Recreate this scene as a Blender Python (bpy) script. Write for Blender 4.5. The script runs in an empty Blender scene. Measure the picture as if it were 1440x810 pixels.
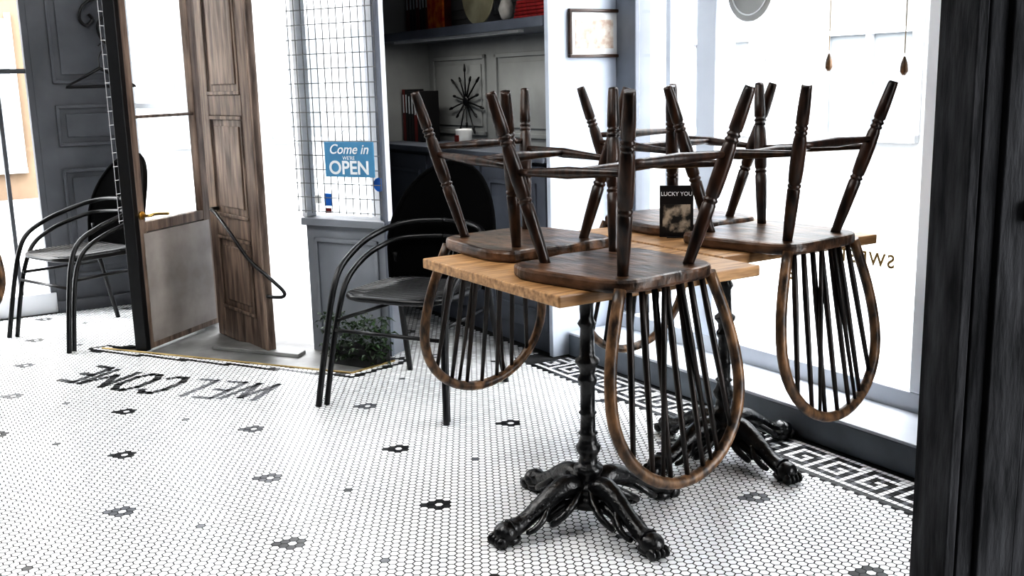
import bpy, math, random
from mathutils import Vector, Matrix
random.seed(7)
C,S=0.848,0.530
RA=math.atan2(S,C)
def uw(u,w,z=None):
    p=(C*u-S*w, S*u+C*w)
    return p if z is None else (p[0],p[1],z)
COL=bpy.context.scene.collection

# ---------------------------------------------------------------- materials
def mat(name,c1,c2=None,rough=.5,metal=0,scale=8,stretch=(1,1,1),bump=0,detail=4,lo=.35,hi=.65,spec=None,chips=None):
    m=bpy.data.materials.new(name); m.use_nodes=True
    nt=m.node_tree; b=nt.nodes['Principled BSDF']
    if c2 is None: c2=tuple(min(1,x*.85) for x in c1)
    tc=nt.nodes.new('ShaderNodeTexCoord'); mp=nt.nodes.new('ShaderNodeMapping')
    mp.inputs['Scale'].default_value=stretch
    nt.links.new(tc.outputs['Object'],mp.inputs[0])
    n=nt.nodes.new('ShaderNodeTexNoise'); n.inputs['Scale'].default_value=scale; n.inputs['Detail'].default_value=detail
    nt.links.new(mp.outputs[0],n.inputs['Vector'])
    r=nt.nodes.new('ShaderNodeValToRGB')
    r.color_ramp.elements[0].position=lo; r.color_ramp.elements[1].position=hi
    r.color_ramp.elements[0].color=(*c2,1); r.color_ramp.elements[1].color=(*c1,1)
    if chips:
        e=r.color_ramp.elements.new(chips[0]); e.color=(*c1,1)
        e=r.color_ramp.elements.new(chips[0]+.02); e.color=(*chips[1],1)
    nt.links.new(n.outputs['Fac'],r.inputs[0]); nt.links.new(r.outputs[0],b.inputs['Base Color'])
    b.inputs['Roughness'].default_value=rough; b.inputs['Metallic'].default_value=metal
    if spec is not None: b.inputs['Specular IOR Level'].default_value=spec
    if bump:
        bp=nt.nodes.new('ShaderNodeBump'); bp.inputs['Strength'].default_value=bump; bp.inputs['Distance'].default_value=.01
        nt.links.new(n.outputs['Fac'],bp.inputs['Height']); nt.links.new(bp.outputs[0],b.inputs['Normal'])
    return m
def glassmat(name):
    m=bpy.data.materials.new(name); m.use_nodes=True; nt=m.node_tree; nt.nodes.clear()
    o=nt.nodes.new('ShaderNodeOutputMaterial'); t=nt.nodes.new('ShaderNodeBsdfTransparent'); g=nt.nodes.new('ShaderNodeBsdfGlossy')
    g.inputs['Roughness'].default_value=.02; t.inputs[0].default_value=(.985,.99,.99,1)
    mx=nt.nodes.new('ShaderNodeMixShader'); mx.inputs[0].default_value=.03
    nt.links.new(t.outputs[0],mx.inputs[1]); nt.links.new(g.outputs[0],mx.inputs[2]); nt.links.new(mx.outputs[0],o.inputs[0])
    return m
M={}
M['tile']=mat('white_tile',(.88,.885,.885),(.80,.81,.82),rough=.22,scale=1.5)
M['tile2']=mat('white_tile_b',(.80,.81,.82),(.71,.725,.74),rough=.28,scale=3)
M['black']=mat('black_tile',(.02,.021,.024),(.010,.011,.012),rough=.3,scale=30)
M['grey']=mat('grey_tile',(.15,.155,.17),(.08,.085,.095),rough=.28,scale=30)
M['grout']=mat('grout',(.040,.040,.041),(.020,.020,.021),rough=.9,scale=20)
M['dwood']=mat('dark_wood',(.048,.022,.012),(.006,.0035,.0025),rough=.33,scale=6,stretch=(9,9,1.2),bump=.15)
M['seatwood']=mat('seat_wood',(.19,.105,.060),(.013,.007,.0045),rough=.33,scale=8,stretch=(3.5,1.2,3),bump=.6,detail=10,lo=.38,hi=.74)
M['hoopwood']=mat('hoop_wood',(.23,.132,.068),(.022,.012,.007),rough=.38,scale=8,stretch=(5,5,2),bump=.2,detail=7,lo=.38,hi=.68)
M['spind']=mat('spindle_wood',(.022,.012,.008),(.004,.003,.0025),rough=.4,scale=9,stretch=(5,5,1))
M['oak']=mat('oak',(.48,.29,.14),(.22,.12,.052),rough=.42,scale=4,stretch=(1.5,16,16),bump=.1)
M['iron']=mat('cast_iron',(.007,.007,.008),(.003,.003,.003),rough=.28,scale=60,bump=.35,spec=.6)
M['blackm']=mat('black_metal',(.006,.006,.007),(.003,.003,.0035),rough=.35,scale=20)
M['weaveb']=mat('black_weave_back',(.003,.003,.0035),(.002,.002,.002),rough=.9,scale=60,spec=.08)
M['door']=mat('brown_door_paint',(.25,.185,.145),(.080,.055,.042),rough=.5,scale=4,stretch=(8,8,1),bump=.3,detail=7)
M['kick']=mat('kick_panel_paint',(.34,.31,.29),(.23,.205,.19),rough=.5,scale=5,bump=.1)
M['gwall']=mat('grey_wall_paint',(.125,.135,.15),(.085,.092,.105),rough=.6,scale=3,bump=.1)
M['dgwall']=mat('dark_grey_paint',(.12,.125,.137),(.075,.080,.090),rough=.5,scale=3,bump=.1)
M['bluew']=mat('pale_blue_white_paint',(.66,.71,.79),(.57,.62,.70),rough=.5,scale=2)
M['white']=mat('white_paint',(.85,.87,.9),(.78,.8,.84),rough=.5,scale=3)
M['ledge']=mat('pale_ledge_paint',(.62,.65,.70),(.5,.53,.58),rough=.5,scale=3)
M['shelfpaint']=mat('shelf_grey_paint',(.17,.185,.215),(.11,.12,.145),rough=.5,scale=3)
M['sidel']=mat('sidelight_grey_paint',(.25,.265,.29),(.19,.2,.222),rough=.5,scale=3)
M['shelfback']=mat('shelf_back_paint',(.37,.38,.375),(.28,.288,.285),rough=.55,scale=3)
M['base']=mat('baseboard_paint',(.18,.205,.24),(.12,.135,.16),rough=.5,scale=4)
M['postw']=mat('weathered_post',(.050,.051,.055),(.012,.0125,.014),rough=.85,scale=7,stretch=(4,4,.8),bump=.9,detail=11,spec=.2,chips=(.69,(.14,.14,.145)))
M['ceil']=mat('ceiling_paint',(.7,.7,.7),rough=.8)
M['glass']=glassmat('window_glass')
M['wire']=mat('wire_grey',(.20,.205,.21),(.14,.145,.15),rough=.6)
M['wirew']=mat('white_wire',(.6,.62,.64),(.5,.5,.52),rough=.4)
M['brass']=mat('brass',(.7,.5,.2),(.5,.34,.12),rough=.3,metal=1)
M['gold']=mat('gold_strip',(.42,.32,.15),(.26,.19,.08),rough=.4,metal=.7)
M['blue']=mat('sign_blue',(.085,.26,.42),(.07,.22,.37),rough=.6)
M['swhite']=mat('sign_white',(.80,.83,.85),rough=.5)
M['red']=mat('red_cloth',(.30,.02,.02),(.18,.01,.012),rough=.8,scale=30)
M['street']=mat('street',(.38,.385,.39),(.32,.325,.33),rough=.8,scale=2)
M['thr']=mat('threshold_stone',(.26,.26,.255),(.15,.15,.147),rough=.5,scale=6)
M['leaf']=mat('leaf_green',(.024,.055,.016),(.006,.016,.005),rough=.5,scale=20)
M['pot']=mat('planter_dark',(.018,.018,.018),(.010,.010,.010),rough=.6)
M['bwhite']=mat('facade_white',(.36,.365,.37),(.31,.315,.32),rough=.8,scale=1)
M['btrim']=mat('facade_trim',(.38,.39,.4),(.32,.33,.34),rough=.8,scale=1)
M['bglass']=mat('facade_window',(.21,.225,.235),(.155,.168,.178),rough=.6,scale=1.5)
M['borange']=mat('facade_ochre',(.19,.135,.09),(.13,.09,.06),rough=.8,scale=1)
M['ceramic']=mat('white_ceramic',(.85,.85,.83),rough=.2)
M['tin']=mat('cream_tin',(.66,.63,.46),(.46,.42,.27),rough=.3,metal=.3)
M['paper']=mat('paper',(.80,.76,.68),(.55,.42,.34),rough=.7,scale=30)
M['bookblack']=mat('book_black',(.015,.014,.015),rough=.4)
M['bookred']=mat('book_red',(.25,.03,.025),(.12,.015,.012),rough=.4)
M['bookor']=mat('book_orange',(.75,.28,.04),(.5,.03,.02),rough=.4,scale=25)
M['cardpic']=mat('card_picture',(.42,.36,.29),(.015,.015,.015),rough=.5,scale=26,lo=.45,hi=.6)
M['stone']=mat('pale_stone',(.6,.58,.54),(.4,.38,.35),rough=.9,scale=15,bump=.5)
M['cord']=mat('cord',(.45,.36,.25),rough=.8)
M['sticker']=mat('sticker_blue',(.03,.20,.65),rough=.5)
M['goldtxt']=mat('gold_lettering',(.26,.17,.05),(.2,.13,.04),rough=.5)
M['frame']=mat('picture_frame',(.07,.035,.02),(.03,.015,.01),rough=.3)

# ---------------------------------------------------------------- mesh builder
def cr(pts,n=6,closed=False):
    P=[Vector(p) for p in pts]; out=[]
    N=len(P); segs=N if closed else N-1
    for i in range(segs):
        if closed: a,b,c,d=P[(i-1)%N],P[i],P[(i+1)%N],P[(i+2)%N]
        else: a,b,c,d=P[max(i-1,0)],P[i],P[i+1],P[min(i+2,N-1)]
        for k in range(n):
            t=k/n
            out.append(.5*((2*b)+(c-a)*t+(2*a-5*b+4*c-d)*t*t+(3*b-a-3*c+d)*t**3))
    if not closed: out.append(P[-1])
    return out
class B:
    def __init__(s): s.v=[]; s.f=[]; s.mi=[]; s.cur=0
    def addf(s,f): s.f.append(f); s.mi.append(s.cur)
    def box(s,x0,x1,y0,y1,z0,z1):
        n=len(s.v)
        s.v+=[(x0,y0,z0),(x1,y0,z0),(x1,y1,z0),(x0,y1,z0),(x0,y0,z1),(x1,y0,z1),(x1,y1,z1),(x0,y1,z1)]
        for f in ((0,3,2,1),(4,5,6,7),(0,1,5,4),(1,2,6,5),(2,3,7,6),(3,0,4,7)): s.addf(tuple(n+i for i in f))
        return s
    def tube(s,pts,r,seg=8,closed=False):
        P=[Vector(p) for p in pts]; N=len(P)
        R=list(r) if isinstance(r,(list,tuple)) else [r]*N
        if len(R)!=N:
            K=len(R)-1; R2=[]
            for i in range(N):
                q=i*K/(N-1); k=min(int(q),K-1); R2.append(R[k]*(1-(q-k))+R[k+1]*(q-k))
            R=R2
        T=[]
        for i in range(N):
            if closed: t=P[(i+1)%N]-P[(i-1)%N]
            else: t=P[min(i+1,N-1)]-P[max(i-1,0)]
            T.append(t.normalized())
        up=Vector((0,0,1)) if abs(T[0].z)<.9 else Vector((0,1,0))
        nrm=(up-T[0]*up.dot(T[0])).normalized(); base=len(s.v)
        for i in range(N):
            nrm=(nrm-T[i]*nrm.dot(T[i])).normalized(); bn=T[i].cross(nrm)
            for k in range(seg):
                a=2*math.pi*k/seg
                s.v.append(tuple(P[i]+(nrm*math.cos(a)+bn*math.sin(a))*R[i]))
        M_=N if closed else N-1
        for i in range(M_):
            j=(i+1)%N
            for k in range(seg):
                l=(k+1)%seg
                s.addf((base+i*seg+k,base+i*seg+l,base+j*seg+l,base+j*seg+k))
        if not closed:
            s.addf(tuple(base+k for k in range(seg))[::-1]); s.addf(tuple(base+(N-1)*seg+k for k in range(seg)))
        return s
    def lathe(s,p0,p1,prof,seg=14):
        p0=Vector(p0);p1=Vector(p1)
        pts=[p0.lerp(p1,t) for t,r in prof]
        T=(p1-p0).normalized(); up=Vector((1,0,0)) if abs(T.x)<.9 else Vector((0,1,0))
        n=(up-T*up.dot(T)).normalized(); b=T.cross(n); base=len(s.v)
        for p,(t,r) in zip(pts,prof):
            for k in range(seg):
                a=2*math.pi*k/seg; s.v.append(tuple(p+(n*math.cos(a)+b*math.sin(a))*r))
        for i in range(len(prof)-1):
            for k in range(seg):
                l=(k+1)%seg; s.addf((base+i*seg+k,base+i*seg+l,base+(i+1)*seg+l,base+(i+1)*seg+k))
        s.addf(tuple(base+k for k in range(seg))[::-1]); s.addf(tuple(base+(len(prof)-1)*seg+k for k in range(seg)))
        return s
    def sph(s,c,r,seg=12,rings=8,jit=0):
        if not isinstance(r,(tuple,list)): r=(r,r,r)
        base=len(s.v)
        for i in range(rings+1):
            th=math.pi*i/rings
            for k in range(seg):
                a=2*math.pi*k/seg; q=1+random.uniform(-jit,jit)
                s.v.append((c[0]+r[0]*math.sin(th)*math.cos(a)*q,c[1]+r[1]*math.sin(th)*math.sin(a)*q,c[2]+r[2]*math.cos(th)))
        for i in range(rings):
            for k in range(seg):
                l=(k+1)%seg; s.addf((base+i*seg+k,base+(i+1)*seg+k,base+(i+1)*seg+l,base+i*seg+l))
        return s
    def prism(s,poly,z0,z1):
        n=len(poly); b=len(s.v)
        s.v+=[(x,y,z0) for x,y in poly]+[(x,y,z1) for x,y in poly]
        s.addf(tuple(b+i for i in range(n))[::-1]); s.addf(tuple(b+n+i for i in range(n)))
        for i in range(n):
            j=(i+1)%n; s.addf((b+i,b+j,b+n+j,b+n+i))
        return s
    def obj(s,name,m,parent=None,loc=(0,0,0),rz=0,rot=None,smooth=False,bevel=0,label=None,cat=None,kind=None,group=None):
        me=bpy.data.meshes.new(name); me.from_pydata(s.v,[],s.f)
        ms=m if isinstance(m,(list,tuple)) else [m]
        for q in ms: me.materials.append(M[q] if isinstance(q,str) else q)
        me.polygons.foreach_set('material_index',s.mi)
        if smooth: me.polygons.foreach_set('use_smooth',[len(f)<=4 for f in s.f])
        me.update()
        o=bpy.data.objects.new(name,me); COL.objects.link(o)
        o.location=loc; o.rotation_euler=rot if rot else (0,0,rz)
        if parent: o.parent=parent
        if bevel:
            bm=o.modifiers.new('bevel','BEVEL'); bm.width=bevel; bm.segments=2; bm.limit_method='ANGLE'
        if label: o['label']=label
        if cat: o['category']=cat
        if kind: o['kind']=kind
        if group: o['group']=group
        return o
def empty(name,loc,rz=0,rot=None,label=None,cat=None,group=None):
    e=bpy.data.objects.new(name,None); COL.objects.link(e); e.location=loc; e.rotation_euler=rot if rot else (0,0,rz)
    e.empty_display_size=.05
    if label: e['label']=label
    if cat: e['category']=cat
    if group: e['group']=group
    return e
def copy_tree(root,loc,rot,label=None):
    def cp(o,par):
        n=o.copy(); COL.objects.link(n)
        if par is not None:
            n.parent=par; n.matrix_parent_inverse=o.matrix_parent_inverse.copy()
        for c in list(o.children): cp(c,n)
        return n
    n=cp(root,None); n.location=loc; n.rotation_euler=rot
    if label: n['label']=label
    return n
def text(name,s,size,m,parent=None,loc=(0,0,0),rz=0,mirror=False,space=1.0,bold=0,shear=0,**kw):
    cu=bpy.data.curves.new('t','FONT'); cu.body=s; cu.size=size; cu.align_x='CENTER'; cu.align_y='CENTER'; cu.space_character=space
    cu.extrude=.0006; cu.offset=bold; cu.shear=shear
    t=bpy.data.objects.new('t',cu); COL.objects.link(t); bpy.context.view_layer.update()
    me=bpy.data.meshes.new_from_object(t.evaluated_get(bpy.context.evaluated_depsgraph_get()))
    bpy.data.objects.remove(t)
    for v in me.vertices:
        x,y,z=v.co; 
        if mirror: x=-x
        v.co=(x,-z,y)
    me.materials.clear(); me.materials.append(M[m]); me.name=name
    o=bpy.data.objects.new(name,me); COL.objects.link(o); o.location=loc; o.rotation_euler=(0,0,rz)
    if parent: o.parent=parent
    for k,v in kw.items(): o[k]=v
    return o

# ---------------------------------------------------------------- camera
H,F=1.25,1450.0
p=math.atan(0.2); r=math.radians(1.4)
Rx=Vector((1,0,0)); D=Vector((0,-math.sin(p),-math.cos(p))); Fw=Vector((0,math.cos(p),-math.sin(p)))
Ri=Rx*math.cos(r)+D*math.sin(r); Di=-Rx*math.sin(r)+D*math.cos(r)
cam=bpy.data.cameras.new('camera'); cam.sensor_width=36; cam.lens=F*36/1440; cam.clip_start=.05
co=bpy.data.objects.new('camera',cam); COL.objects.link(co)
mt=Matrix.Identity(4)
for i,vec in enumerate((Ri,-Di,-Fw)):
    for j in range(3): mt[j][i]=vec[j]
mt.translation=Vector((0,0,H)); co.matrix_world=mt
bpy.context.scene.camera=co

# ---------------------------------------------------------------- floor
P1=(-2.04,4.97);P2=(-.72,4.41);P3=(-.55,4.6)
room=[P1,P2,P3,(-.57,4.66),(-.80,6.17),uw(2.57,5.68),uw(2.57,3.80),uw(2.66,3.79),uw(2.66,.2),(-3.9,.2),(-3.9,6.3),uw(-1.2,6.33),uw(1.40,6.33),(-1.68,5.6),(-1.87,5.04)]
def inside(x,y,poly=room):
    c=False; n=len(poly); j=n-1
    for i in range(n):
        xi,yi=poly[i]; xj,yj=poly[j]
        if (yi>y)!=(yj>y) and x<(xj-xi)*(y-yi)/(yj-yi)+xi: c=not c
        j=i
    return c
def segd(x,y,a,b):
    ax,ay=a;bx,by=b;dx,dy=bx-ax,by-ay
    t=max(0,min(1,((x-ax)*dx+(y-ay)*dy)/(dx*dx+dy*dy)))
    return math.hypot(x-ax-t*dx,y-ay-t*dy)
L={'W':[[(0,1),(.2,0)],[(.2,0),(.5,.9)],[(.5,.9),(.8,0)],[(.8,0),(1,1)]],'E':[[(0,1),(0,0)],[(0,1),(1,1)],[(0,0),(1,0)],[(0,.5),(.8,.5)]],'L':[[(0,1),(0,0)],[(0,0),(1,0)]],
 'C':[[(1,.85),(.7,1)],[(.7,1),(.3,1)],[(.3,1),(0,.75)],[(0,.75),(0,.25)],[(0,.25),(.3,0)],[(.3,0),(.7,0)],[(.7,0),(1,.15)]],
 'O':[[(.3,1),(.7,1)],[(.7,1),(1,.75)],[(1,.75),(1,.25)],[(1,.25),(.7,0)],[(.7,0),(.3,0)],[(.3,0),(0,.25)],[(0,.25),(0,.75)],[(0,.75),(.3,1)]],
 'M':[[(0,0),(0,1)],[(0,1),(.5,.3)],[(.5,.3),(1,1)],[(1,1),(1,0)]]}
tx=Vector((-.926,.378));ty=Vector((-.378,-.926)); T0=Vector((-1.00,4.215))
q_=.945
adv=[x*q_ for x in (.195,.148,.142,.15,.165,.185,.15)]; lws=[x*q_ for x in (.155,.090,.088,.103,.115,.14,.094)]; lh=.235
segs=[];xo=0
for i,ch in enumerate('WELCOME'):
    for a,b in L[ch]:
        q=[]
        for px,py in (a,b):
            xx=xo+px*lws[i]; arc=.05*((xx/1.07-.5)*2)**2
            v=T0+tx*xx+ty*(py*lh-arc); q.append((v.x,v.y))
        segs.append((q[0],q[1],i))
    xo+=adv[i]
fb=B()
gp=[P1,P2,P3,(-.57,4.72),(-.80,6.17),uw(2.57,5.7),uw(3.0,5.7),uw(3.0,-2.2),uw(-3.2,-2.2),uw(-3.2,6.4),uw(1.4,6.4),(-1.62,5.6),(-1.87,5.04)]
fb.v=[(x,y,-.0012) for x,y in gp]; fb.cur=0; fb.addf(tuple(range(len(gp)))[::-1])
pt=.0258; R=pt/2*.865/.866
hexo=[(R*math.cos(math.radians(30+60*k)),R*math.sin(math.radians(30+60*k))) for k in range(6)]
rowh=pt*.8660254
v2x,v2r=4.5,23
for jr in range(int(-.6/rowh),int(6.4/rowh)):
    w=jr*rowh
    off=.5*(jr%2)
    for iu in range(int(-1.6/pt)-30,int(2.66/pt)+1):
        u=(iu+off)*pt
        x,y=C*u-S*w,S*u+C*w
        if y<1.2 or x<-3.8 or x>1.9: continue
        if u>2.43 and w<3.9: continue
        if not inside(x,y): continue
        du=(u-.998)/pt; dr=(w-3.13)/rowh
        jj=round(dr/v2r); a=du-jj*v2x; bb=(dr-jj*v2r)*.866; ii_=round(a/18); a-=ii_*18
        dist=math.hypot(a,bb)
        dl=min(segd(x,y,P1,P2),segd(x,y,P2,P3)); nearw=dl<.62 and -2.15<x<-.8
        k=1
        if not nearw:
            if .5<dist<1.45: k=4 if (ii_*7+jj*13)%5 in (0,3) else 3
            else:
                du2=du-11.2; dr2=dr-11.5
                jj=round(dr2/v2r); a=du2-jj*v2x; bb=(dr2-jj*v2r)*.866; i2=round(a/18); a-=i2*18
                if math.hypot(a,bb)<.52 and (i2*3+jj*5)%3: k=3 if (i2+jj)%2 else 4
        if .035<dl<.062: k=3
        elif nearw and any(segd(x,y,a_,b_)<.0185 for a_,b_,ii in segs): k=2
        if k==1 and random.random()<.3: k=2
        fb.cur=k; n=len(fb.v)
        for hx,hy in hexo:
            fb.v.append((C*(u+hx)-S*(w+hy),S*(u+hx)+C*(w+hy),0))
        fb.addf(tuple(range(n,n+6)))
for a_,b_,ii in segs:
    a_=Vector(a_);b_=Vector(b_); dv=b_-a_; ln=dv.length; dv.normalize(); nv=Vector((-dv.y,dv.x)); hw_=.0155 if ii<=2 else .0185
    k=max(1,round((ln+hw_)/.025)); st=(ln+hw_)/k
    fb.cur=4 if ii<=2 else 3  # W, E, L in grey: floor reflection put into the tile colour
    for j in range(k):
        s0=-hw_*.5+j*st+.002; s1=s0+st-.004; n=len(fb.v); o_=hw_*(.80 if j%2 else 1)
        for s_,t_ in ((s0,-o_),(s1,-o_),(s1,o_),(s0,o_)):
            q=a_+dv*s_+nv*t_; fb.v.append((q.x,q.y,.0006))
        fb.addf((n,n+1,n+2,n+3))
pat=["BWBBBBBWWWB","BWBWWWBWBWB","BWBWBWBWBWB","BWBWBBBWBWB","BWBWWWWWBWB","BWBBBBBBBWB","BWWWWWWWWWB"]
sq=.0210
for j in range(int(.6/sq),int(3.78/sq)):
    for i in range(11):
        u=2.436+(i+.5)*sq; w=(j+.5)*sq; h=sq*.44
        fb.cur=(3 if i in (0,10) or (j*5+i)%3 else 4) if pat[j%7][i]=='B' else 1
        n=len(fb.v)
        for a,b_ in ((-h,-h),(h,-h),(h,h),(-h,h)):
            fb.v.append((C*(u+a)-S*(w+b_),S*(u+a)+C*(w+b_),0))
        fb.addf((n,n+1,n+2,n+3))
fb.obj('floor',['grout','tile','tile2','black','grey'],kind='structure',label='white hexagon mosaic tile floor with black flowers and lettering')
B().prism([P1,P2,P3,(-.55,4.72),(-1.0,5.02),(-1.6,5.65),(-1.9,5.1)],-.06,-.022).obj('trim_1','thr',kind='structure')
g=B()
for a,b_ in ((P1,P2),(P2,P3)):
    g.tube([(a[0],a[1],.001),(b_[0],b_[1],.001)],.006,6)
g.obj('trim_2','gold',kind='structure')
g=B()
g.prism([(-1.50,4.98),(-1.03,4.78),(-1.01,4.86),(-1.40,5.08)],-.022,-.004)
g.obj('trim_3','thr',kind='structure',bevel=.003)

def wallseg(name,a,b_,z0,z1,th,m,**kw):
    dx,dy=b_[0]-a[0],b_[1]-a[1]; l=math.hypot(dx,dy)
    return B().box(0,l,0,th,z0,z1).obj(name,m,loc=(a[0],a[1],0),rz=math.atan2(dy,dx),kind='structure',**kw)
def uwbox(name,u0,u1,w0,w1,z0,z1,m,bevel=0):
    return B().box(u0,u1,w0,w1,z0,z1).obj(name,m,rz=RA,kind='structure',bevel=bevel)
uwbox('baseboard_right',2.67,2.70,.6,3.79,0,.10,'base',.004)
uwbox('trim_4',2.668,2.93,.6,3.79,.10,.112,'ledge',.003)
uwbox('trim_5',2.93,3.03,.6,3.80,.0,.18,'ledge',.004)
uwbox('trim_6',2.96,3.05,3.66,3.80,.13,2.8,'shelfpaint',.005)
uwbox('trim_7',2.93,3.04,3.12,3.23,.18,2.8,'bluew',.005)
uwbox('trim_8',2.93,3.04,2.02,2.15,.18,2.8,'white',.005)
uwbox('trim_9',2.955,3.0,3.42,3.45,.18,2.8,'bluew',.003)
uwbox('wall_right',2.93,3.06,.6,2.02,.18,2.8,'gwall')
uwbox('wall_behind_bookcase',2.985,3.1,3.80,5.75,0,2.8,'gwall')
g=B().box(2.98,2.986,2.15,3.12,.18,2.8); g.obj('window_1','glass',rz=RA,kind='structure')
g=B().box(2.98,2.986,3.23,3.66,.18,2.8); g.obj('window_2','glass',rz=RA,kind='structure')
uwbox('ceiling',-3.3,3.1,-2.3,6.5,2.8,2.9,'ceil')
uwbox('wall_left',-3.3,-3.2,-2.3,6.4,0,2.8,'gwall')
uwbox('wall_front',-3.3,3.1,-2.3,-2.2,0,2.8,'gwall')
UE=1.40
g=B(); g.box(.87,UE,6.36,6.46,0,2.8)
for (a,b_,z0,z1) in ((.97,1.33,.95,1.18),(.97,1.33,.2,.82),(.97,1.33,1.30,2.3)):
    t=.018
    g.box(a,b_,6.345,6.36,z0,z0+t); g.box(a,b_,6.345,6.36,z1-t,z1); g.box(a,a+t,6.345,6.36,z0,z1); g.box(b_-t,b_,6.345,6.36,z0,z1)
    g.box(a+.05,b_-.05,6.35,6.36,z0+.05,z1-.05)
g.obj('wall_back','dgwall',rz=RA,kind='structure',bevel=.003)
uwbox('baseboard_back',.87,UE,6.33,6.345,0,.07,'dgwall',.004)
uwbox('trim_10',-1.4,.87,6.36,6.44,0,.12,'white',.004)
g=B(); g.box(.84,.87,6.36,6.43,.12,2.8); g.box(-1.4,.84,6.38,6.42,1.36,1.385); g.box(.68,.70,6.38,6.42,.12,2.8); g.box(.0,.03,6.38,6.42,.12,2.8)
g.obj('trim_11','dgwall',rz=RA,kind='structure')
B().box(-1.4,.84,6.395,6.4,.12,2.8).obj('window_3','glass',rz=RA,kind='structure')
uwbox('wall_back_corner',-3.3,-1.4,6.36,6.44,0,2.8,'gwall')
va=(-1.63,5.60); vb=uw(UE,6.42); vl=math.hypot(vb[0]-va[0],vb[1]-va[1]); vang=math.atan2(vb[1]-va[1],vb[0]-va[0])
g=B(); g.box(0,.05,0,.05,0,2.8); g.box(vl-.05,vl,0,.05,0,2.8); g.box(.05,vl-.05,0,.05,0,.3); g.box(.05,vl-.05,.01,.04,1.15,1.18)
g.obj('trim_17','white',loc=(*va,0),rz=vang,kind='structure')
B().box(.05,vl-.05,.02,.025,.3,2.8).obj('window_5','glass',loc=(*va,0),rz=vang,kind='structure')
pa=(-.985,4.94);pb=(-.57,4.70)
pl=math.hypot(pb[0]-pa[0],pb[1]-pa[1]); pang=math.atan2(pb[1]-pa[1],pb[0]-pa[0])
g=B(); g.box(0,pl,0,.10,-.03,.60); g.box(-.01,pl+.005,-.025,.12,.60,.635)
g.box(.05,pl-.05,-.012,0,.08,.10); g.box(.05,pl-.05,-.012,0,.52,.54); g.box(.05,.07,-.012,0,.08,.54); g.box(pl-.07,pl-.05,-.012,0,.08,.54)
g.obj('wall_sidelight','sidel',loc=(*pa,0),rz=pang,kind='structure',bevel=.003)
g=B(); g.box(-.02,.01,0,.07,.635,2.8); g.box(pl-.008,pl+.01,0,.04,.635,2.8)
g.obj('trim_12','white',loc=(*pa,0),rz=pang,kind='structure',bevel=.003)
B().box(.01,pl-.008,.03,.035,.635,2.8).obj('window_4','glass',loc=(*pa,0),rz=pang,kind='structure')
B().box(pl+.001,pl+.012,-.02,.0,.0,2.8).obj('trim_13','shelfpaint',loc=(*pa,0),rz=pang,kind='structure')
wallseg('wall_return',(-.572,4.76),(-.80,6.17),0,2.8,.03,'shelfpaint')
g=B()
for i in range(13): 
    x=-.02+i*(pl+.015)/12; g.tube([(x,-.02,.66),(x,-.02,2.5)],.0024,5)
for k in range(28): g.tube([(-.03,-.023,.67+k*.066),(pl,-.023,.67+k*.066)],.0024,5)
g.obj('window_grille','wire',loc=(*pa,0),rz=pang,label='wire grid panel hanging in front of the entrance window',cat='wire grid')
g=B()
for i in range(4): g.tube([(i*.045,0,.62),(i*.045,0,2.5)],.002,5)
for k in range(29): g.tube([(0,.003,.63+k*.066),(.135,.003,.63+k*.066)],.002,5)
g.obj('window_grille','wirew',loc=(-1.90,4.985,0),rz=math.radians(72),label='narrow white wire grid panel beside the open glass door',cat='wire grid')

# doors -------------------------------------------------
def frame_rect(g,x0,x1,z0,z1,y0,y1,t):
    g.box(x0,x1,y0,y1,z0,z0+t); g.box(x0,x1,y0,y1,z1-t,z1); g.box(x0,x0+t,y0,y1,z0+t,z1-t); g.box(x1-t,x1,y0,y1,z0+t,z1-t)
a=(-1.79,4.925);b_=(-1.60,5.50)
l=math.hypot(b_[0]-a[0],b_[1]-a[1]); ang=math.atan2(b_[1]-a[1],b_[0]-a[0])
g=B(); th=.045
g.box(0,.06,0,th,.0,2.4); g.box(l-.07,l,0,th,.0,2.4); g.box(.06,l-.07,0,th,.0,.05); g.box(.06,l-.07,0,th,.575,.625); g.box(.06,l-.07,.01,th-.01,1.12,1.135); g.box(.06,l-.07,0,th,2.2,2.4)
d=g.obj('door_1','door',loc=(*a,0),rz=ang,kind='structure',bevel=.004)
B().box(.035,l-.03,-.003,th+.003,.03,.57).obj('kick_panel','kick',parent=d,label='grey-brown kick panel')
B().box(.06,l-.07,.02,.024,.625,2.2).obj('glass_pane','glass',parent=d)
g=B(); g.tube(cr([(.03,-.01,.66),(.03,-.05,.66),(.06,-.06,.665),(.16,-.06,.655)],5),.008,8); g.lathe((.03,.0,.66),(.03,-.01,.66),[(0,.02),(1,.02)])
g.obj('handle','brass',parent=d,smooth=True,label='brass lever handle')
g=B(); g.box(-.035,.0,-.01,.055,.0,2.4); g.obj('trim_14','blackm',loc=(*a,0),rz=ang,kind='structure',bevel=.003)
a=(-1.56,5.33);b_=(-1.195,4.865)
l=math.hypot(b_[0]-a[0],b_[1]-a[1]); ang=math.atan2(b_[1]-a[1],b_[0]-a[0])
g=B(); g.box(0,l,.006,.04,-.02,2.4)
s_=.10
g.box(0,s_,0,.046,-.02,2.4); g.box(l-s_,l,0,.046,-.02,2.4)
for z0,z1 in ((-.02,.14),(.52,.62),(1.12,1.22),(2.2,2.4)): g.box(s_,l-s_,0,.046,z0,z1)
for z0,z1 in ((.14,.52),(.62,1.12),(1.22,2.2)):
    g.box(s_+.05,l-s_-.05,-.002,.048,z0+.05,z1-.05)
    frame_rect(g,s_,l-s_,z0,z1,-.008,0,.018)
d=g.obj('door_2','door',loc=(*a,0),rz=ang,kind='structure',bevel=.006)
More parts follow.
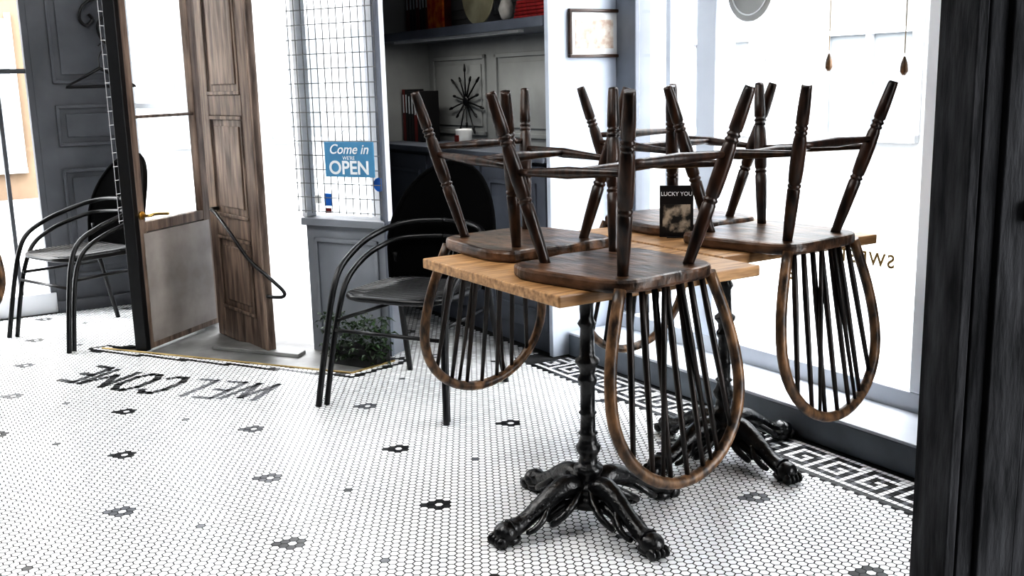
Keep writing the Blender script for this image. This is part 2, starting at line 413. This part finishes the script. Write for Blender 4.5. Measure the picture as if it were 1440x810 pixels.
g=B(); g.tube(cr([(.12,.0,.655),(.14,-.045,.655),(.22,-.055,.64),(.36,-.05,.56),(.52,-.03,.44),(.65,.03,.34),(.69,.06,.29),(.665,.055,.265),(.62,.0,.27)],6),.009,8)
g.obj('pull_rod','iron',parent=d,smooth=True,label='curved dark iron pull rod')

# near post ------------------------------------------------
px_=.668
g=B()
g.box(0,.018,0,.09,0,2.8); g.box(.018,.024,.012,.09,0,2.8); g.box(.024,.052,.004,.09,0,2.8); g.box(.052,.056,.014,.09,0,2.8); g.box(.056,.12,-.003,.09,0,2.8)
g.obj('trim_15','postw',loc=(px_,1.50,0),rz=math.radians(12),kind='structure',bevel=.003)
g=B(); g.box(.12,.9,.0,.09,0,2.8); g.obj('wall_near','postw',loc=(px_,1.50,0),rz=math.radians(12),kind='structure',bevel=.003)
g=B(); g.box(.094,.104,-.012,-.002,1.03,1.06); g.obj('trim_16','blackm',loc=(px_,1.50,0),rz=math.radians(12),kind='structure')

# ---------------------------------------------------------------- windsor chair
ST=.475
def windsor():
    root=empty('dining_chair',(0,0,0),cat='chair',group='spindle-back chairs')
    poly=[]
    for k in range(44):
        a=2*math.pi*k/44; c,s=math.cos(a),math.sin(a)
        e=.42
        x=abs(c)**e*(1 if c>0 else -1)*.208; y=abs(s)**e*(1 if s>0 else -1)*.20
        x*= (1-.10*(y/.2)); 
        if y<-.15 and abs(x)<.2: y-= .018*math.cos(x/.2*math.pi)**2
        poly.append((x,y))
    B().prism(poly,ST-.034,ST).obj('seat','seatwood',parent=root,bevel=.009,label='worn shaped wooden seat')
    prof=[(0,.0135),(.02,.0145),(.06,.0155),(.15,.0172),(.235,.0175),(.242,.0145),(.25,.0145),(.256,.0178),(.266,.0178),(.272,.0145),(.28,.0145),(.286,.0178),(.296,.0178),(.302,.0145),(.31,.0155),(.33,.0178),(.42,.0200),(.52,.0200),(.60,.0185),(.607,.0155),(.615,.0155),(.621,.0188),(.631,.0188),(.637,.0158),(.645,.0158),(.651,.0182),(.72,.0178),(.85,.0165),(.97,.014),(1,.014)]
    legs=[]
    for tipp,top in (((-.22,-.235,0),(-.125,-.14,ST-.03)),((.22,-.235,0),(.125,-.14,ST-.03)),((-.21,.25,0),(-.118,.135,ST-.03)),((.21,.25,0),(.118,.135,ST-.03))):
        B().lathe(tipp,top,prof).obj('leg','dwood',parent=root,smooth=True); legs.append((Vector(tipp),Vector(top)))
    sp=[(0,.008),(.15,.010),(.4,.0135),(.5,.0155),(.6,.0135),(.85,.010),(1,.008)]
    mids=[]
    for i,j in ((0,2),(1,3)):
        q0=legs[i][0].lerp(legs[i][1],.46); q1=legs[j][0].lerp(legs[j][1],.42)
        B().lathe(q0,q1,sp).obj('stretcher','dwood',parent=root,smooth=True); mids.append(q0.lerp(q1,.5))
    B().lathe(mids[0],mids[1],sp).obj('stretcher','dwood',parent=root,smooth=True)
    q0=legs[2][0].lerp(legs[2][1],.37); q1=legs[3][0].lerp(legs[3][1],.37)
    B().lathe(q0,q1,sp).obj('stretcher','dwood',parent=root,smooth=True)
    yb=lambda dz:.172+.075*(dz/.5)
    HB,HR,HW=.27,.22,.233
    pts=[]
    for k in range(9):
        s=k/8; dz=-.01+s*(HB+.01); x=.162+(HW-.162)*math.sin(s*math.pi/2); pts.append((x,yb(dz),ST+dz))
    up=[(HW*math.cos(t*math.pi/20),yb(HB+HR*math.sin(t*math.pi/20)),ST+HB+HR*math.sin(t*math.pi/20)) for t in range(1,20)]
    full=pts+up+[(-x,y,z) for x,y,z in pts[::-1]]
    back=B().tube(full,.0155,12).obj('backrest','hoopwood',parent=root,smooth=True,label='bent wooden hoop back')
    for k in range(7):
        t=(k-3)/3; xt=.182*t; dz=HB+HR*math.sqrt(1-(xt/HW)**2)
        B().lathe((.130*t,.168,ST-.01),(xt,yb(dz),ST+dz),[(0,.0075),(.3,.009),(.7,.0075),(1,.006)],8).obj('spindle','spind',parent=back,smooth=True)
    for sx in (-1,1):
        B().lathe((.03*sx,.19,ST-.01),(.09*sx,yb(.46)+.004,ST+.465),[(0,.0065),(.3,.0075),(1,.005)],8).obj('brace_spindle','spind',parent=back,smooth=True)
    return root
TZ=.75
ch=windsor()
ch.location=(.275,2.630,TZ+ST); ch.rotation_euler=(math.pi,0,math.radians(39))
ch['label']='dark wooden spindle-back chair upside down on the oak table'
copy_tree(ch,(.035,3.12,TZ+ST),(math.pi,0,math.radians(36+180)),'dark wooden spindle-back chair upside down, hoop hanging towards the door')
copy_tree(ch,(.800,3.105,TZ+ST),(math.pi,0,math.radians(39)),'dark wooden spindle-back chair upside down beside the shop window')
copy_tree(ch,(.565,3.540,TZ+ST),(math.pi,0,math.radians(32+180)),'dark wooden spindle-back chair upside down next to the menu card')
copy_tree(ch,(-2.52,4.46,TZ+ST),(math.pi,0,math.radians(32)),'dark wooden spindle-back chair upside down on a separate table')

# ---------------------------------------------------------------- tables
def table():
    root=empty('bistro_table',(0,0,0),label='square oak-topped bistro table with ornate black cast-iron pedestal',cat='table',group='bistro tables')
    B().box(-.33,.33,-.35,.35,TZ-.03,TZ).obj('table_top','oak',parent=root,bevel=.004,label='light oak square top')
    oy=-.05; ox=-.03
    pr=[(.0,.03),(.02,.06),(.05,.068),(.07,.060),(.08,.050),(.09,.054),(.11,.054),(.12,.040),(.15,.034),(.17,.042),(.19,.042),(.20,.028),(.24,.025),(.26,.034),(.28,.036),(.295,.028),(.33,.022),(.34,.029),(.35,.022),(.42,.021),(.43,.026),(.44,.021),(.55,.021),(.57,.028),(.585,.028),(.60,.021),(.63,.024),(.65,.034),(.665,.034),(.68,.022),(.80,.019),(.82,.027),(.84,.019),(.90,.019),(.95,.030),(.97,.045),(1,.045)]
    B().lathe((ox,oy,.04),(ox,oy,TZ-.045),pr,20).obj('column','iron',parent=root,smooth=True)
    g=B(); g.box(ox-.2,ox+.2,oy-.02,oy+.02,TZ-.045,TZ-.031); g.box(ox-.02,ox+.02,oy-.2,oy+.2,TZ-.045,TZ-.031); g.obj('top_bracket','iron',parent=root)
    for k in range(4):
        g=B()
        path=cr([(.03,0,.100),(.07,0,.120),(.11,0,.114),(.16,0,.088),(.205,0,.062),(.24,0,.046),(.27,0,.042)],4)
        g.tube(path,[.03,.034,.030,.026,.023,.024,.03],10)
        g.tube(cr([(.05,0,.06),(.09,0,.065),(.12,0,.055),(.14,0,.045),(.13,0,.034),(.115,0,.042)],4),[.016,.018,.014,.012,.010,.006],8)
        for j in range(3,20,2):
            P_=path[min(j,len(path)-1)]
            for yy in (-.017,0,.017): g.sph((P_.x,yy*(1.2-.02*j),P_.z+.026-.0005*j-abs(yy)*.35),(.0075,.007,.006),6,5)
        for yy in (-1,1):
            g.tube(cr([(.04,.02*yy,.11),(.08,.040*yy,.085),(.12,.046*yy,.060),(.15,.036*yy,.040),(.14,.024*yy,.03),(.12,.028*yy,.036)],4),[.010,.012,.011,.009,.008,.006],8)
            g.tube(cr([(.15,.016*yy,.085),(.18,.034*yy,.060),(.21,.036*yy,.040),(.225,.026*yy,.03),(.21,.02*yy,.03)],4),[.008,.010,.009,.008,.006],8)
        g.sph((.282,0,.036),(.036,.034,.030),12,8)
        for yy in (-.024,-.008,.008,.024): g.sph((.308,yy,.019),(.020,.009,.017),8,6)
        g.sph((.27,0,.016),(.034,.032,.016),10,6)
        g.obj('leg','iron',parent=root,loc=(ox,oy,0),rz=k*math.pi/2,smooth=True,label='ornate scrolled leg with lion-paw foot')
    return root
t=table(); t.location=(.205,2.855,0); t.rotation_euler=(0,0,RA)
copy_tree(t,uw(2.362,2.47,0),(0,0,RA))
copy_tree(t,(-2.78,4.62,0),(0,0,RA))

# menu card
e=B().box(-.053,.053,-.002,.002,0,.165).obj('menu_card','bookblack',loc=(.530,3.268,TZ),rz=math.radians(-9.5),label='small black printed card standing on the oak table',cat='menu card')
B().box(-.044,.044,-.003,-.002,.015,.105).obj('printed_picture','cardpic',parent=e)
text('lettering','LUCKY YOU',.0178,'swhite',parent=e,loc=(0,-.0025,.138),space=1.0,bold=.0003)
B().box(-.03,.03,-.025,-.002,0,.003).obj('stand','bookblack',parent=e)

# ---------------------------------------------------------------- black woven chairs
def wicker():
    root=empty('armchair',(0,0,0),label='black woven armchair with double curved metal armrests on the tiled floor',cat='armchair',group='black woven armchairs')
    poly=[]
    for k in range(36):
        a=2*math.pi*k/36; c,s=math.cos(a),math.sin(a); e=.5
        poly.append((abs(c)**e*(1 if c>0 else -1)*.22,abs(s)**e*(1 if s>0 else -1)*.22))
    g=B(); n_=18
    for k in range(n_):
        y=-.206+k*.412/(n_-1); hx=.218*(max(0,1-(abs(y)/.222)**4))**.25
        dip=.006*math.cos(y/.22*math.pi/2)
        g.tube([(-hx,y,.447),(-hx*.5,y,.445-dip),(0,y,.444-dip*1.3),(hx*.5,y,.445-dip),(hx,y,.447)],.0068,8)
    for x in (-.14,-.07,0,.07,.14): g.tube([(x,-.205,.432),(x,.205,.432)],.004,5)
    g.obj('seat','blackm',parent=root,smooth=True,label='slatted woven seat')
    g=B(); g.tube([(x*1.01,y*1.01,.438) for x,y in poly],.013,8,closed=True)
    g.tube([(-.245,-.21,.30),(.245,-.21,.30)],.008,8); g.tube([(-.24,-.2,.34),(-.21,.2,.34)],.008,8); g.tube([(.24,-.2,.34),(.21,.2,.34)],.008,8)
    g.obj('seat_frame','blackm',parent=root,smooth=True)
    g=B(); nx,nz=16,16
    def hw(z):
        q=(z-.42)/.50
        return .25*math.sqrt(max(0,1-max(0,(q-.30)/.70)**2.2)) * (.92+.08*min(1,q/.35))
    def yy(x,z): return .245+(z-.42)*.22-.075*(x/.25)**2
    for k in range(nz+1):
        z=.42+.50*math.sin(k/nz*math.pi/2); 
        h=max(hw(z),.02)
        for i in range(nx+1):
            x=-h+2*h*i/nx; g.v.append((x,yy(x,z),z))
    for k in range(nz):
        for i in range(nx):
            n=k*(nx+1)+i; g.addf((n,n+1,n+nx+2,n+nx+1))
    bk=g.obj('backrest','weaveb',parent=root,smooth=True,label='rounded woven back')
    sm=bk.modifiers.new('sol','SOLIDIFY'); sm.thickness=.014; sm.offset=0
    out=[]
    for k in range(nz+1):
        z=.42+.50*math.sin(k/nz*math.pi/2); h=max(hw(z),.02); out.append((h,yy(h,z),z))
    out=out+[(-x,y,z) for x,y,z in out[::-1]]
    B().tube(out,.012,8).obj('back_frame','weaveb',parent=root,smooth=True)
    for sx in (-1,1):
        g=B()
        g.tube(cr([(.295*sx,-.285,0),(.272*sx,-.245,.25),(.258*sx,-.205,.43),(.256*sx,-.15,.53),(.262*sx,-.04,.59),(.262*sx,.08,.63),(.215*sx,.18,.665),(.12*sx,.232,.685),(0,.25,.69)],6),.0125,8)
        g.tube(cr([(.28*sx,-.25,0),(.258*sx,-.21,.25),(.245*sx,-.17,.40),(.245*sx,-.115,.487),(.25*sx,-.01,.545),(.246*sx,.10,.58),(.20*sx,.19,.61),(.11*sx,.232,.62),(0,.245,.625)],6),.0115,8)
        g.obj('armrest','blackm',parent=root,smooth=True)
        g=B(); g.tube(cr([(.24*sx,.31,0),(.228*sx,.26,.2),(.222*sx,.215,.42),(.225*sx,.21,.55)],5),.0125,8)
        g.obj('rear_leg','blackm',parent=root,smooth=True)
    return root
wc=wicker(); wc.location=(-.39,4.06,0); wc.rotation_euler=(0,0,math.radians(-27))
copy_tree(wc,(-2.23,5.30,0),(0,0,math.radians(-38)),'black woven armchair standing against the dark grey panelled wall')

# ---------------------------------------------------------------- bookcase
bc=empty('bookcase',uw(2.59,3.80,0),rz=RA,label='grey painted built-in bookcase with open shelves and cupboard base',cat='bookcase')
B().box(0,.39,0,.03,0,2.75).obj('side_panel','bluew',parent=bc,bevel=.003,label='pale blue-white side panel')
B().box(0,.385,1.82,1.85,0,2.75).obj('side_panel','shelfback',parent=bc)
g=B(); g.box(.372,.386,.03,1.82,0,2.75)
for (y0,y1) in ((.10,1.05),(1.15,1.76)):
    for z0,z1 in ((.96,1.40),(1.60,2.4)):
        t_=.022
        g.box(.36,.372,y0,y1,z0,z0+t_); g.box(.36,.372,y0,y1,z1-t_,z1); g.box(.36,.372,y0,y0+t_,z0,z1); g.box(.36,.372,y1-t_,y1,z0,z1)
        g.box(.364,.372,y0+.05,y1-.05,z0+.05,z1-.05)
g.obj('back_panel','shelfback',parent=bc,bevel=.002)
B().box(-.01,.372,.03,1.82,1.485,1.53).obj('shelf','shelfpaint',parent=bc,bevel=.003)
B().box(-.02,.372,.03,1.82,.89,.92).obj('countertop','shelfpaint',parent=bc,bevel=.003)
B().box(.03,.372,.03,1.82,.0,.89).obj('body','shelfpaint',parent=bc)
B().box(.04,.07,.3,1.6,1.472,1.485).obj('fill_light_strip','ceramic',parent=bc,label='slim white strip added for the shelf fill light')  # made-up fixture, added to go with the shelf fill light
for y0,y1 in ((.06,.62),(.64,1.2),(1.22,1.79)):
    g=B(); g.box(.012,.03,y0,y1,.1,.87)
    t_=.02; a0,a1,c0,c1=y0+.07,y1-.07,.18,.79
    g.box(.002,.012,a0,a1,c0,c0+t_); g.box(.002,.012,a0,a1,c1-t_,c1); g.box(.002,.012,a0,a0+t_,c0,c1); g.box(.002,.012,a1-t_,a1,c0,c1)
    dd=g.obj('door','shelfpaint',parent=bc,bevel=.002)
    B().lathe((.012,y0+.04,.5),(-.012,y0+.04,.5),[(0,.006),(.5,.006),(.6,.012),(1,.010)],10).obj('knob','brass',parent=dd,smooth=True)
def book(w,z,h,th,dp,m,u=2.78,grp='',lab=''):
    g=B(); g.box(0,dp,0,th,0,.0+h)
    o=g.obj('book',m,loc=uw(u,w,z),rz=RA,bevel=.002,label=lab,cat='book',group=grp)
    B().box(-.0012,0,th*.3,th*.7,h*.55,h*.9).obj('spine_title','swhite',parent=o)
    return o
w=5.34
for i,(h,th) in enumerate(((.29,.032),(.29,.032),(.28,.036),(.29,.032),(.29,.036),(.30,.032),(.30,.032))):
    book(w,.92,h,th,.11,'bookblack' if i%4!=2 else 'bookred',u=2.76,grp='books on the cupboard top',lab='black-spined hardback book standing on the cupboard top' if i%4!=2 else 'dark red hardback book standing on the cupboard top'); w+=th+.003
w=5.26
for i,(h,th) in enumerate(((.25,.035),(.25,.035),(.24,.03),(.26,.04),(.25,.035),(.25,.04),(.25,.04))):
    book(w,1.53,h,th,.15,'bookblack' if i%3 else 'bookred',grp='books on the upper shelf',lab='dark hardback book standing on the upper shelf'); w+=th+.003
g=B().box(0,.012,0,.17,0,.24); o=g.obj('book','bookor',loc=uw(2.74,5.02,1.53),rz=RA,label='orange and red illustrated book facing out on the upper shelf',cat='book')
g=B(); g.lathe((0,0,0),(.035,0,0),[(0,.155),(.1,.16),(.5,.13),(.6,.128),(.95,.10),(1,.098)],32)
g.obj('round_tin','tin',loc=uw(2.70,4.58,1.69),rz=RA,smooth=True,label='round cream-gold metal tin standing on edge on the upper shelf',cat='tin')
g=B().sph((0,0,.055),(.035,.05,.055),12,8,jit=.1); g.obj('stone','stone',loc=uw(2.66,4.25,1.53),smooth=True,label='pale rough stone on the upper shelf',cat='stone')
for i in range(5):
    B().box(0,.22,0,.27-.01*i,0,.016).obj('folded_cloth','red',loc=uw(2.63,3.87+.004*i,1.53+i*.0165),rz=RA,bevel=.005,label='folded dark red cloth stacked on the upper shelf',cat='cloth',group='folded red cloths')
mg=B().lathe((0,0,0),(0,0,.10),[(0,.036),(.05,.041),(.9,.043),(1,.043),(1,.039),(.1,.037)],20).obj('mug','ceramic',loc=uw(2.62,4.62,.92),rz=RA,smooth=True,label='white ceramic mug with a red mark on the cupboard top',cat='mug')
B().tube(cr([(0,.04,.08),(0,.07,.078),(0,.075,.05),(0,.06,.025),(0,.038,.022)],4),.006,8).obj('handle','ceramic',parent=mg,smooth=True)
B().box(-.0465,-.038,-.018,.014,.035,.070).obj('printed_mark','bookred',parent=mg)
g=B(); g.lathe((0,0,0),(0,0,.12),[(0,.025),(.1,.028),(.3,.018),(.5,.03),(.7,.02),(.85,.024),(1,.005)],14); g.obj('figurine','brass',loc=uw(2.72,3.93,.92),smooth=True,label='small golden figurine on the cupboard top',cat='figurine')
sb=B().sph((0,0,0),(.012,.03,.03),14,8).obj('starburst_clock','blackm',loc=uw(2.93,5.13,1.15),rz=RA,smooth=True,label='dark starburst wall clock on the bookcase back panel',cat='clock')
for k in range(14):
    a=k*math.pi/7+.2; ln=.205 if k%2 else .15
    B().lathe((0,.02*math.cos(a),.02*math.sin(a)),(0,ln*math.cos(a),ln*math.sin(a)),[(0,.005),(.75,.004),(.8,.008),(.95,.006),(1,.001)],6).obj('ray','blackm',parent=sb,smooth=True)
pf=B(); frame_rect(pf,-.142,.142,-.105,.105,-.018,0,.014)
pf=pf.obj('framed_picture','frame',loc=uw(2.834,3.797,1.452),rz=RA,bevel=.003,label='small framed vintage print hanging on the pale side panel',cat='picture')
B().box(-.13,.13,-.006,0,-.095,.095).obj('print','ceramic',parent=pf)
B().box(-.105,.105,-.0075,-.006,-.065,.06).obj('printed_picture','paper',parent=pf)

# ---------------------------------------------------------------- open sign etc.
sg=B().box(-.135,.135,-.004,.004,-.08,.08).obj('open_sign','blue',loc=(-.727,4.728,.92),rz=pang+.06,bevel=.003,label='blue hanging sign with white lettering on the wire grid',cat='sign')
text('lettering','Come in',.062,'swhite',parent=sg,loc=(0,-.006,.045),bold=.0006,shear=.3)
text('lettering',"WE'RE",.024,'swhite',parent=sg,loc=(0,-.006,.006))
text('lettering','OPEN',.085,'swhite',parent=sg,loc=(0,-.006,-.04),bold=.002)
B().tube([(-.08,0,.08),(0,-.0,.15),(.08,0,.08)],.0015,5).obj('hanging_cord','wire',parent=sg)
def onpanel(x,y,z):
    return (pa[0]+math.cos(pang)*x-math.sin(pang)*y, pa[1]+math.sin(pang)*x+math.cos(pang)*y, z)
for i,(x,z,sx,sz,m) in enumerate(((.12,.72,.022,.03,'sticker'),(.12,.668,.02,.012,'bookred'),(.06,.72,.02,.02,'ceramic'))):
    B().box(-sx,sx,-.001,0,-sz,sz).obj('sticker',m,loc=onpanel(x,.029,z),rz=pang,label='small printed sticker on the entrance window glass',cat='sticker',group='window stickers')
B().lathe((0,0,0),(0,-.002,0),[(0,.032),(1,.032)],24).obj('sticker','sticker',loc=onpanel(.43,.028,.80),rz=pang,label='round blue sticker on the entrance window glass',cat='sticker',group='window stickers')

# window things
g=B(); g.lathe((0,0,0),(-.003,0,0),[(0,.12),(1,.12)],36); 
o=g.obj('round_sign','shelfback',loc=uw(2.965,2.97,1.575),rz=RA,label='round grey sign hanging at the shop window',cat='sign')
B().tube([(-.005,.095*math.cos(k*math.pi/16),.095*math.sin(k*math.pi/16)) for k in range(32)],.003,5,closed=True).obj('rim','swhite',parent=o)
for (u_,w_,z0,lab) in ((2.90,2.52,1.28,'wooden bead hanging on a cord in the shop window'),(2.90,2.21,1.26,'small brown pendant hanging on a cord in the shop window')):
    o=B().tube([(0,0,.05),(0,0,1.4)],.002,5).obj('hanging_ornament','cord',loc=uw(u_,w_,z0),label=lab,cat='ornament')
    B().lathe((0,0,-.02),(0,0,.04),[(0,.005),(.2,.013),(.6,.011),(.9,.005),(1,.003)],12).obj('pendant','hoopwood',parent=o,smooth=True)
wr=RA+math.pi/2+math.pi
text('window_lettering','SWEETS',.066,'goldtxt',loc=uw(2.975,2.405,.605),rz=wr,mirror=True,space=1.25,bold=.0012,label='gold letters on the shop window glass',category='lettering')
text('window_lettering','ES',.066,'goldtxt',loc=uw(2.975,2.755,.50),rz=wr,mirror=True,space=1.3,bold=.0012,label='gold letters low on the shop window glass',category='lettering')

# planter
pl_=B(); pl_.box(-.13,.13,-.05,.05,0,.09); pl_=pl_.obj('potted_plant','pot',loc=(-.71,4.64,-.022),rz=pang,bevel=.004,label='leafy green plant in a dark low planter beside the entrance',cat='plant')
g=B()
for k in range(420):
    x=random.uniform(-.17,.17);y=random.uniform(-.10,.02);z=random.uniform(.03,.24);a=random.uniform(0,6.28);s=random.uniform(.012,.028)
    dx,dy=math.cos(a)*s,math.sin(a)*s; n=len(g.v)
    g.v+=[(x,y,z),(x+dx-.4*dy,y+dy*.6+.4*dx,z+.01),(x+2*dx,y+1.2*dy,z-.010),(x+dx+.4*dy,y+dy*.6-.4*dx,z+.006)]; g.addf((n,n+1,n+2,n+3))
g.obj('foliage','leaf',parent=pl_,kind='stuff')

# coat bracket + hanger
br=B()
br.tube([(0,0,-.16),(0,0,.2)],.009,8)
br.tube(cr([(0,0,.14),(-.1,0,.15),(-.18,0,.11),(-.21,0,.04),(-.18,0,0),(-.14,0,.03),(-.16,0,.06)],5),.009,8)
br.tube(cr([(0,0,-.12),(-.08,0,-.10),(-.12,0,-.02),(-.08,0,.05),(-.04,0,.02),(-.07,0,-.02)],5),.008,8)
br.obj('wall_bracket','blackm',loc=uw(1.35,6.325,1.62),rz=RA,smooth=True,label='black scrolled iron bracket on the dark grey wall',cat='bracket')
hg=B()
hg.tube(cr([(0,0,.19),(.02,0,.205),(.03,0,.18),(.0,0,.13),(0,0,.07)],5),.004,6)
hg.tube([(0,0,.07),(-.19,0,-.03),(.19,0,-.03),(0,0,.07)],.010,8)
hg.obj('coat_hanger','blackm',loc=uw(1.21,6.26,1.31),rz=RA+.1,label='black coat hanger hanging from the iron bracket',cat='hanger')

# ---------------------------------------------------------------- outside
B().prism([(-30,-5),(30,-5),(30,30),(-30,30)],-.2,-.12).obj('street_ground','street',kind='structure')
def building(name,u0,u1,w0,w1,face,m,label,cols,rows,z0,dz,ww,hh):
    g=B(); g.box(u0,u1,w0,w1,-.12,6.5); root=g.obj(name,m,rz=RA,label=label,cat='building')
    for i in range(cols):
        for k in range(rows):
            g=B()
            if face=='u':
                c=w0+(w1-w0)*(i+.5)/cols; z=z0+k*dz
                g.box(u0-.03,u0-.005,c-ww/2,c+ww/2,z,z+hh)
                g.cur=1; t_=.07
                g.box(u0-.08,u0-.02,c-ww/2-t_,c-ww/2,z-t_,z+hh+t_); g.box(u0-.08,u0-.02,c+ww/2,c+ww/2+t_,z-t_,z+hh+t_); g.box(u0-.08,u0-.02,c-.03,c+.03,z,z+hh); g.box(u0-.08,u0-.02,c-ww/2,c+ww/2,z+hh*.6,z+hh*.6+.05); g.box(u0-.12,u0-.02,c-ww/2-t_,c+ww/2+t_,z-t_,z)
            else:
                c=u0+(u1-u0)*(i+.5)/cols; z=z0+k*dz
                g.box(c-ww/2,c+ww/2,w0-.03,w0-.005,z,z+hh)
                g.cur=1; t_=.07
                g.box(c-ww/2-t_,c-ww/2,w0-.08,w0-.02,z-t_,z+hh+t_); g.box(c+ww/2,c+ww/2+t_,w0-.08,w0-.02,z-t_,z+hh+t_); g.box(c-.03,c+.03,w0-.08,w0-.02,z,z+hh); g.box(c-ww/2-t_,c+ww/2+t_,w0-.12,w0-.02,z-t_,z)
            g.obj('window',['bglass','btrim'],parent=root)
building('building',8,9,-2,13,'u','bwhite','pale rendered building with tall windows across the street',8,2,.7,2.9,.95,1.5)
building('building',-9,2.0,15,16,'w','borange','ochre rendered building across the street',9,2,.3,2.6,.8,1.9)
building('building',2.2,9,15,16,'w','bwhite','pale building at the far end of the street',5,2,.5,2.7,.8,1.6)

# ---------------------------------------------------------------- light
W=bpy.data.worlds.new('world'); bpy.context.scene.world=W; W.use_nodes=True
bg=W.node_tree.nodes['Background']; bg.inputs[0].default_value=(.98,.988,1,1); bg.inputs[1].default_value=12.0
def area(loc,rot,sx,sy,e,col=(1,1,1)):  # area lamps added as fill, no such fittings seen
    l=bpy.data.lights.new('fill_light','AREA'); l.shape='RECTANGLE'; l.size=sx; l.size_y=sy; l.energy=e; l.color=col
    o=bpy.data.objects.new('fill_light',l); COL.objects.link(o); o.location=loc; o.rotation_euler=rot
    return o
area((-1.5,2.6,2.75),(0,0,RA),1.5,2.5,62,(1,.99,.97))  # added overhead fill for the room, out of view
area((.9,.6,2.7),(math.radians(20),0,0),1.5,1.0,15)  # added weaker fill on the camera side, out of view
a3=area(uw(2.645,4.75,1.468),(0,0,RA),.03,1.25,3.0,(1,.98,.93))  # added fill under the shelf to brighten the bookcase interior
sc=bpy.context.scene
sc.view_settings.view_transform='Standard'
try: sc.view_settings.look='High Contrast'
except Exception as ex: print('look',ex)
print('look now',sc.view_settings.look)
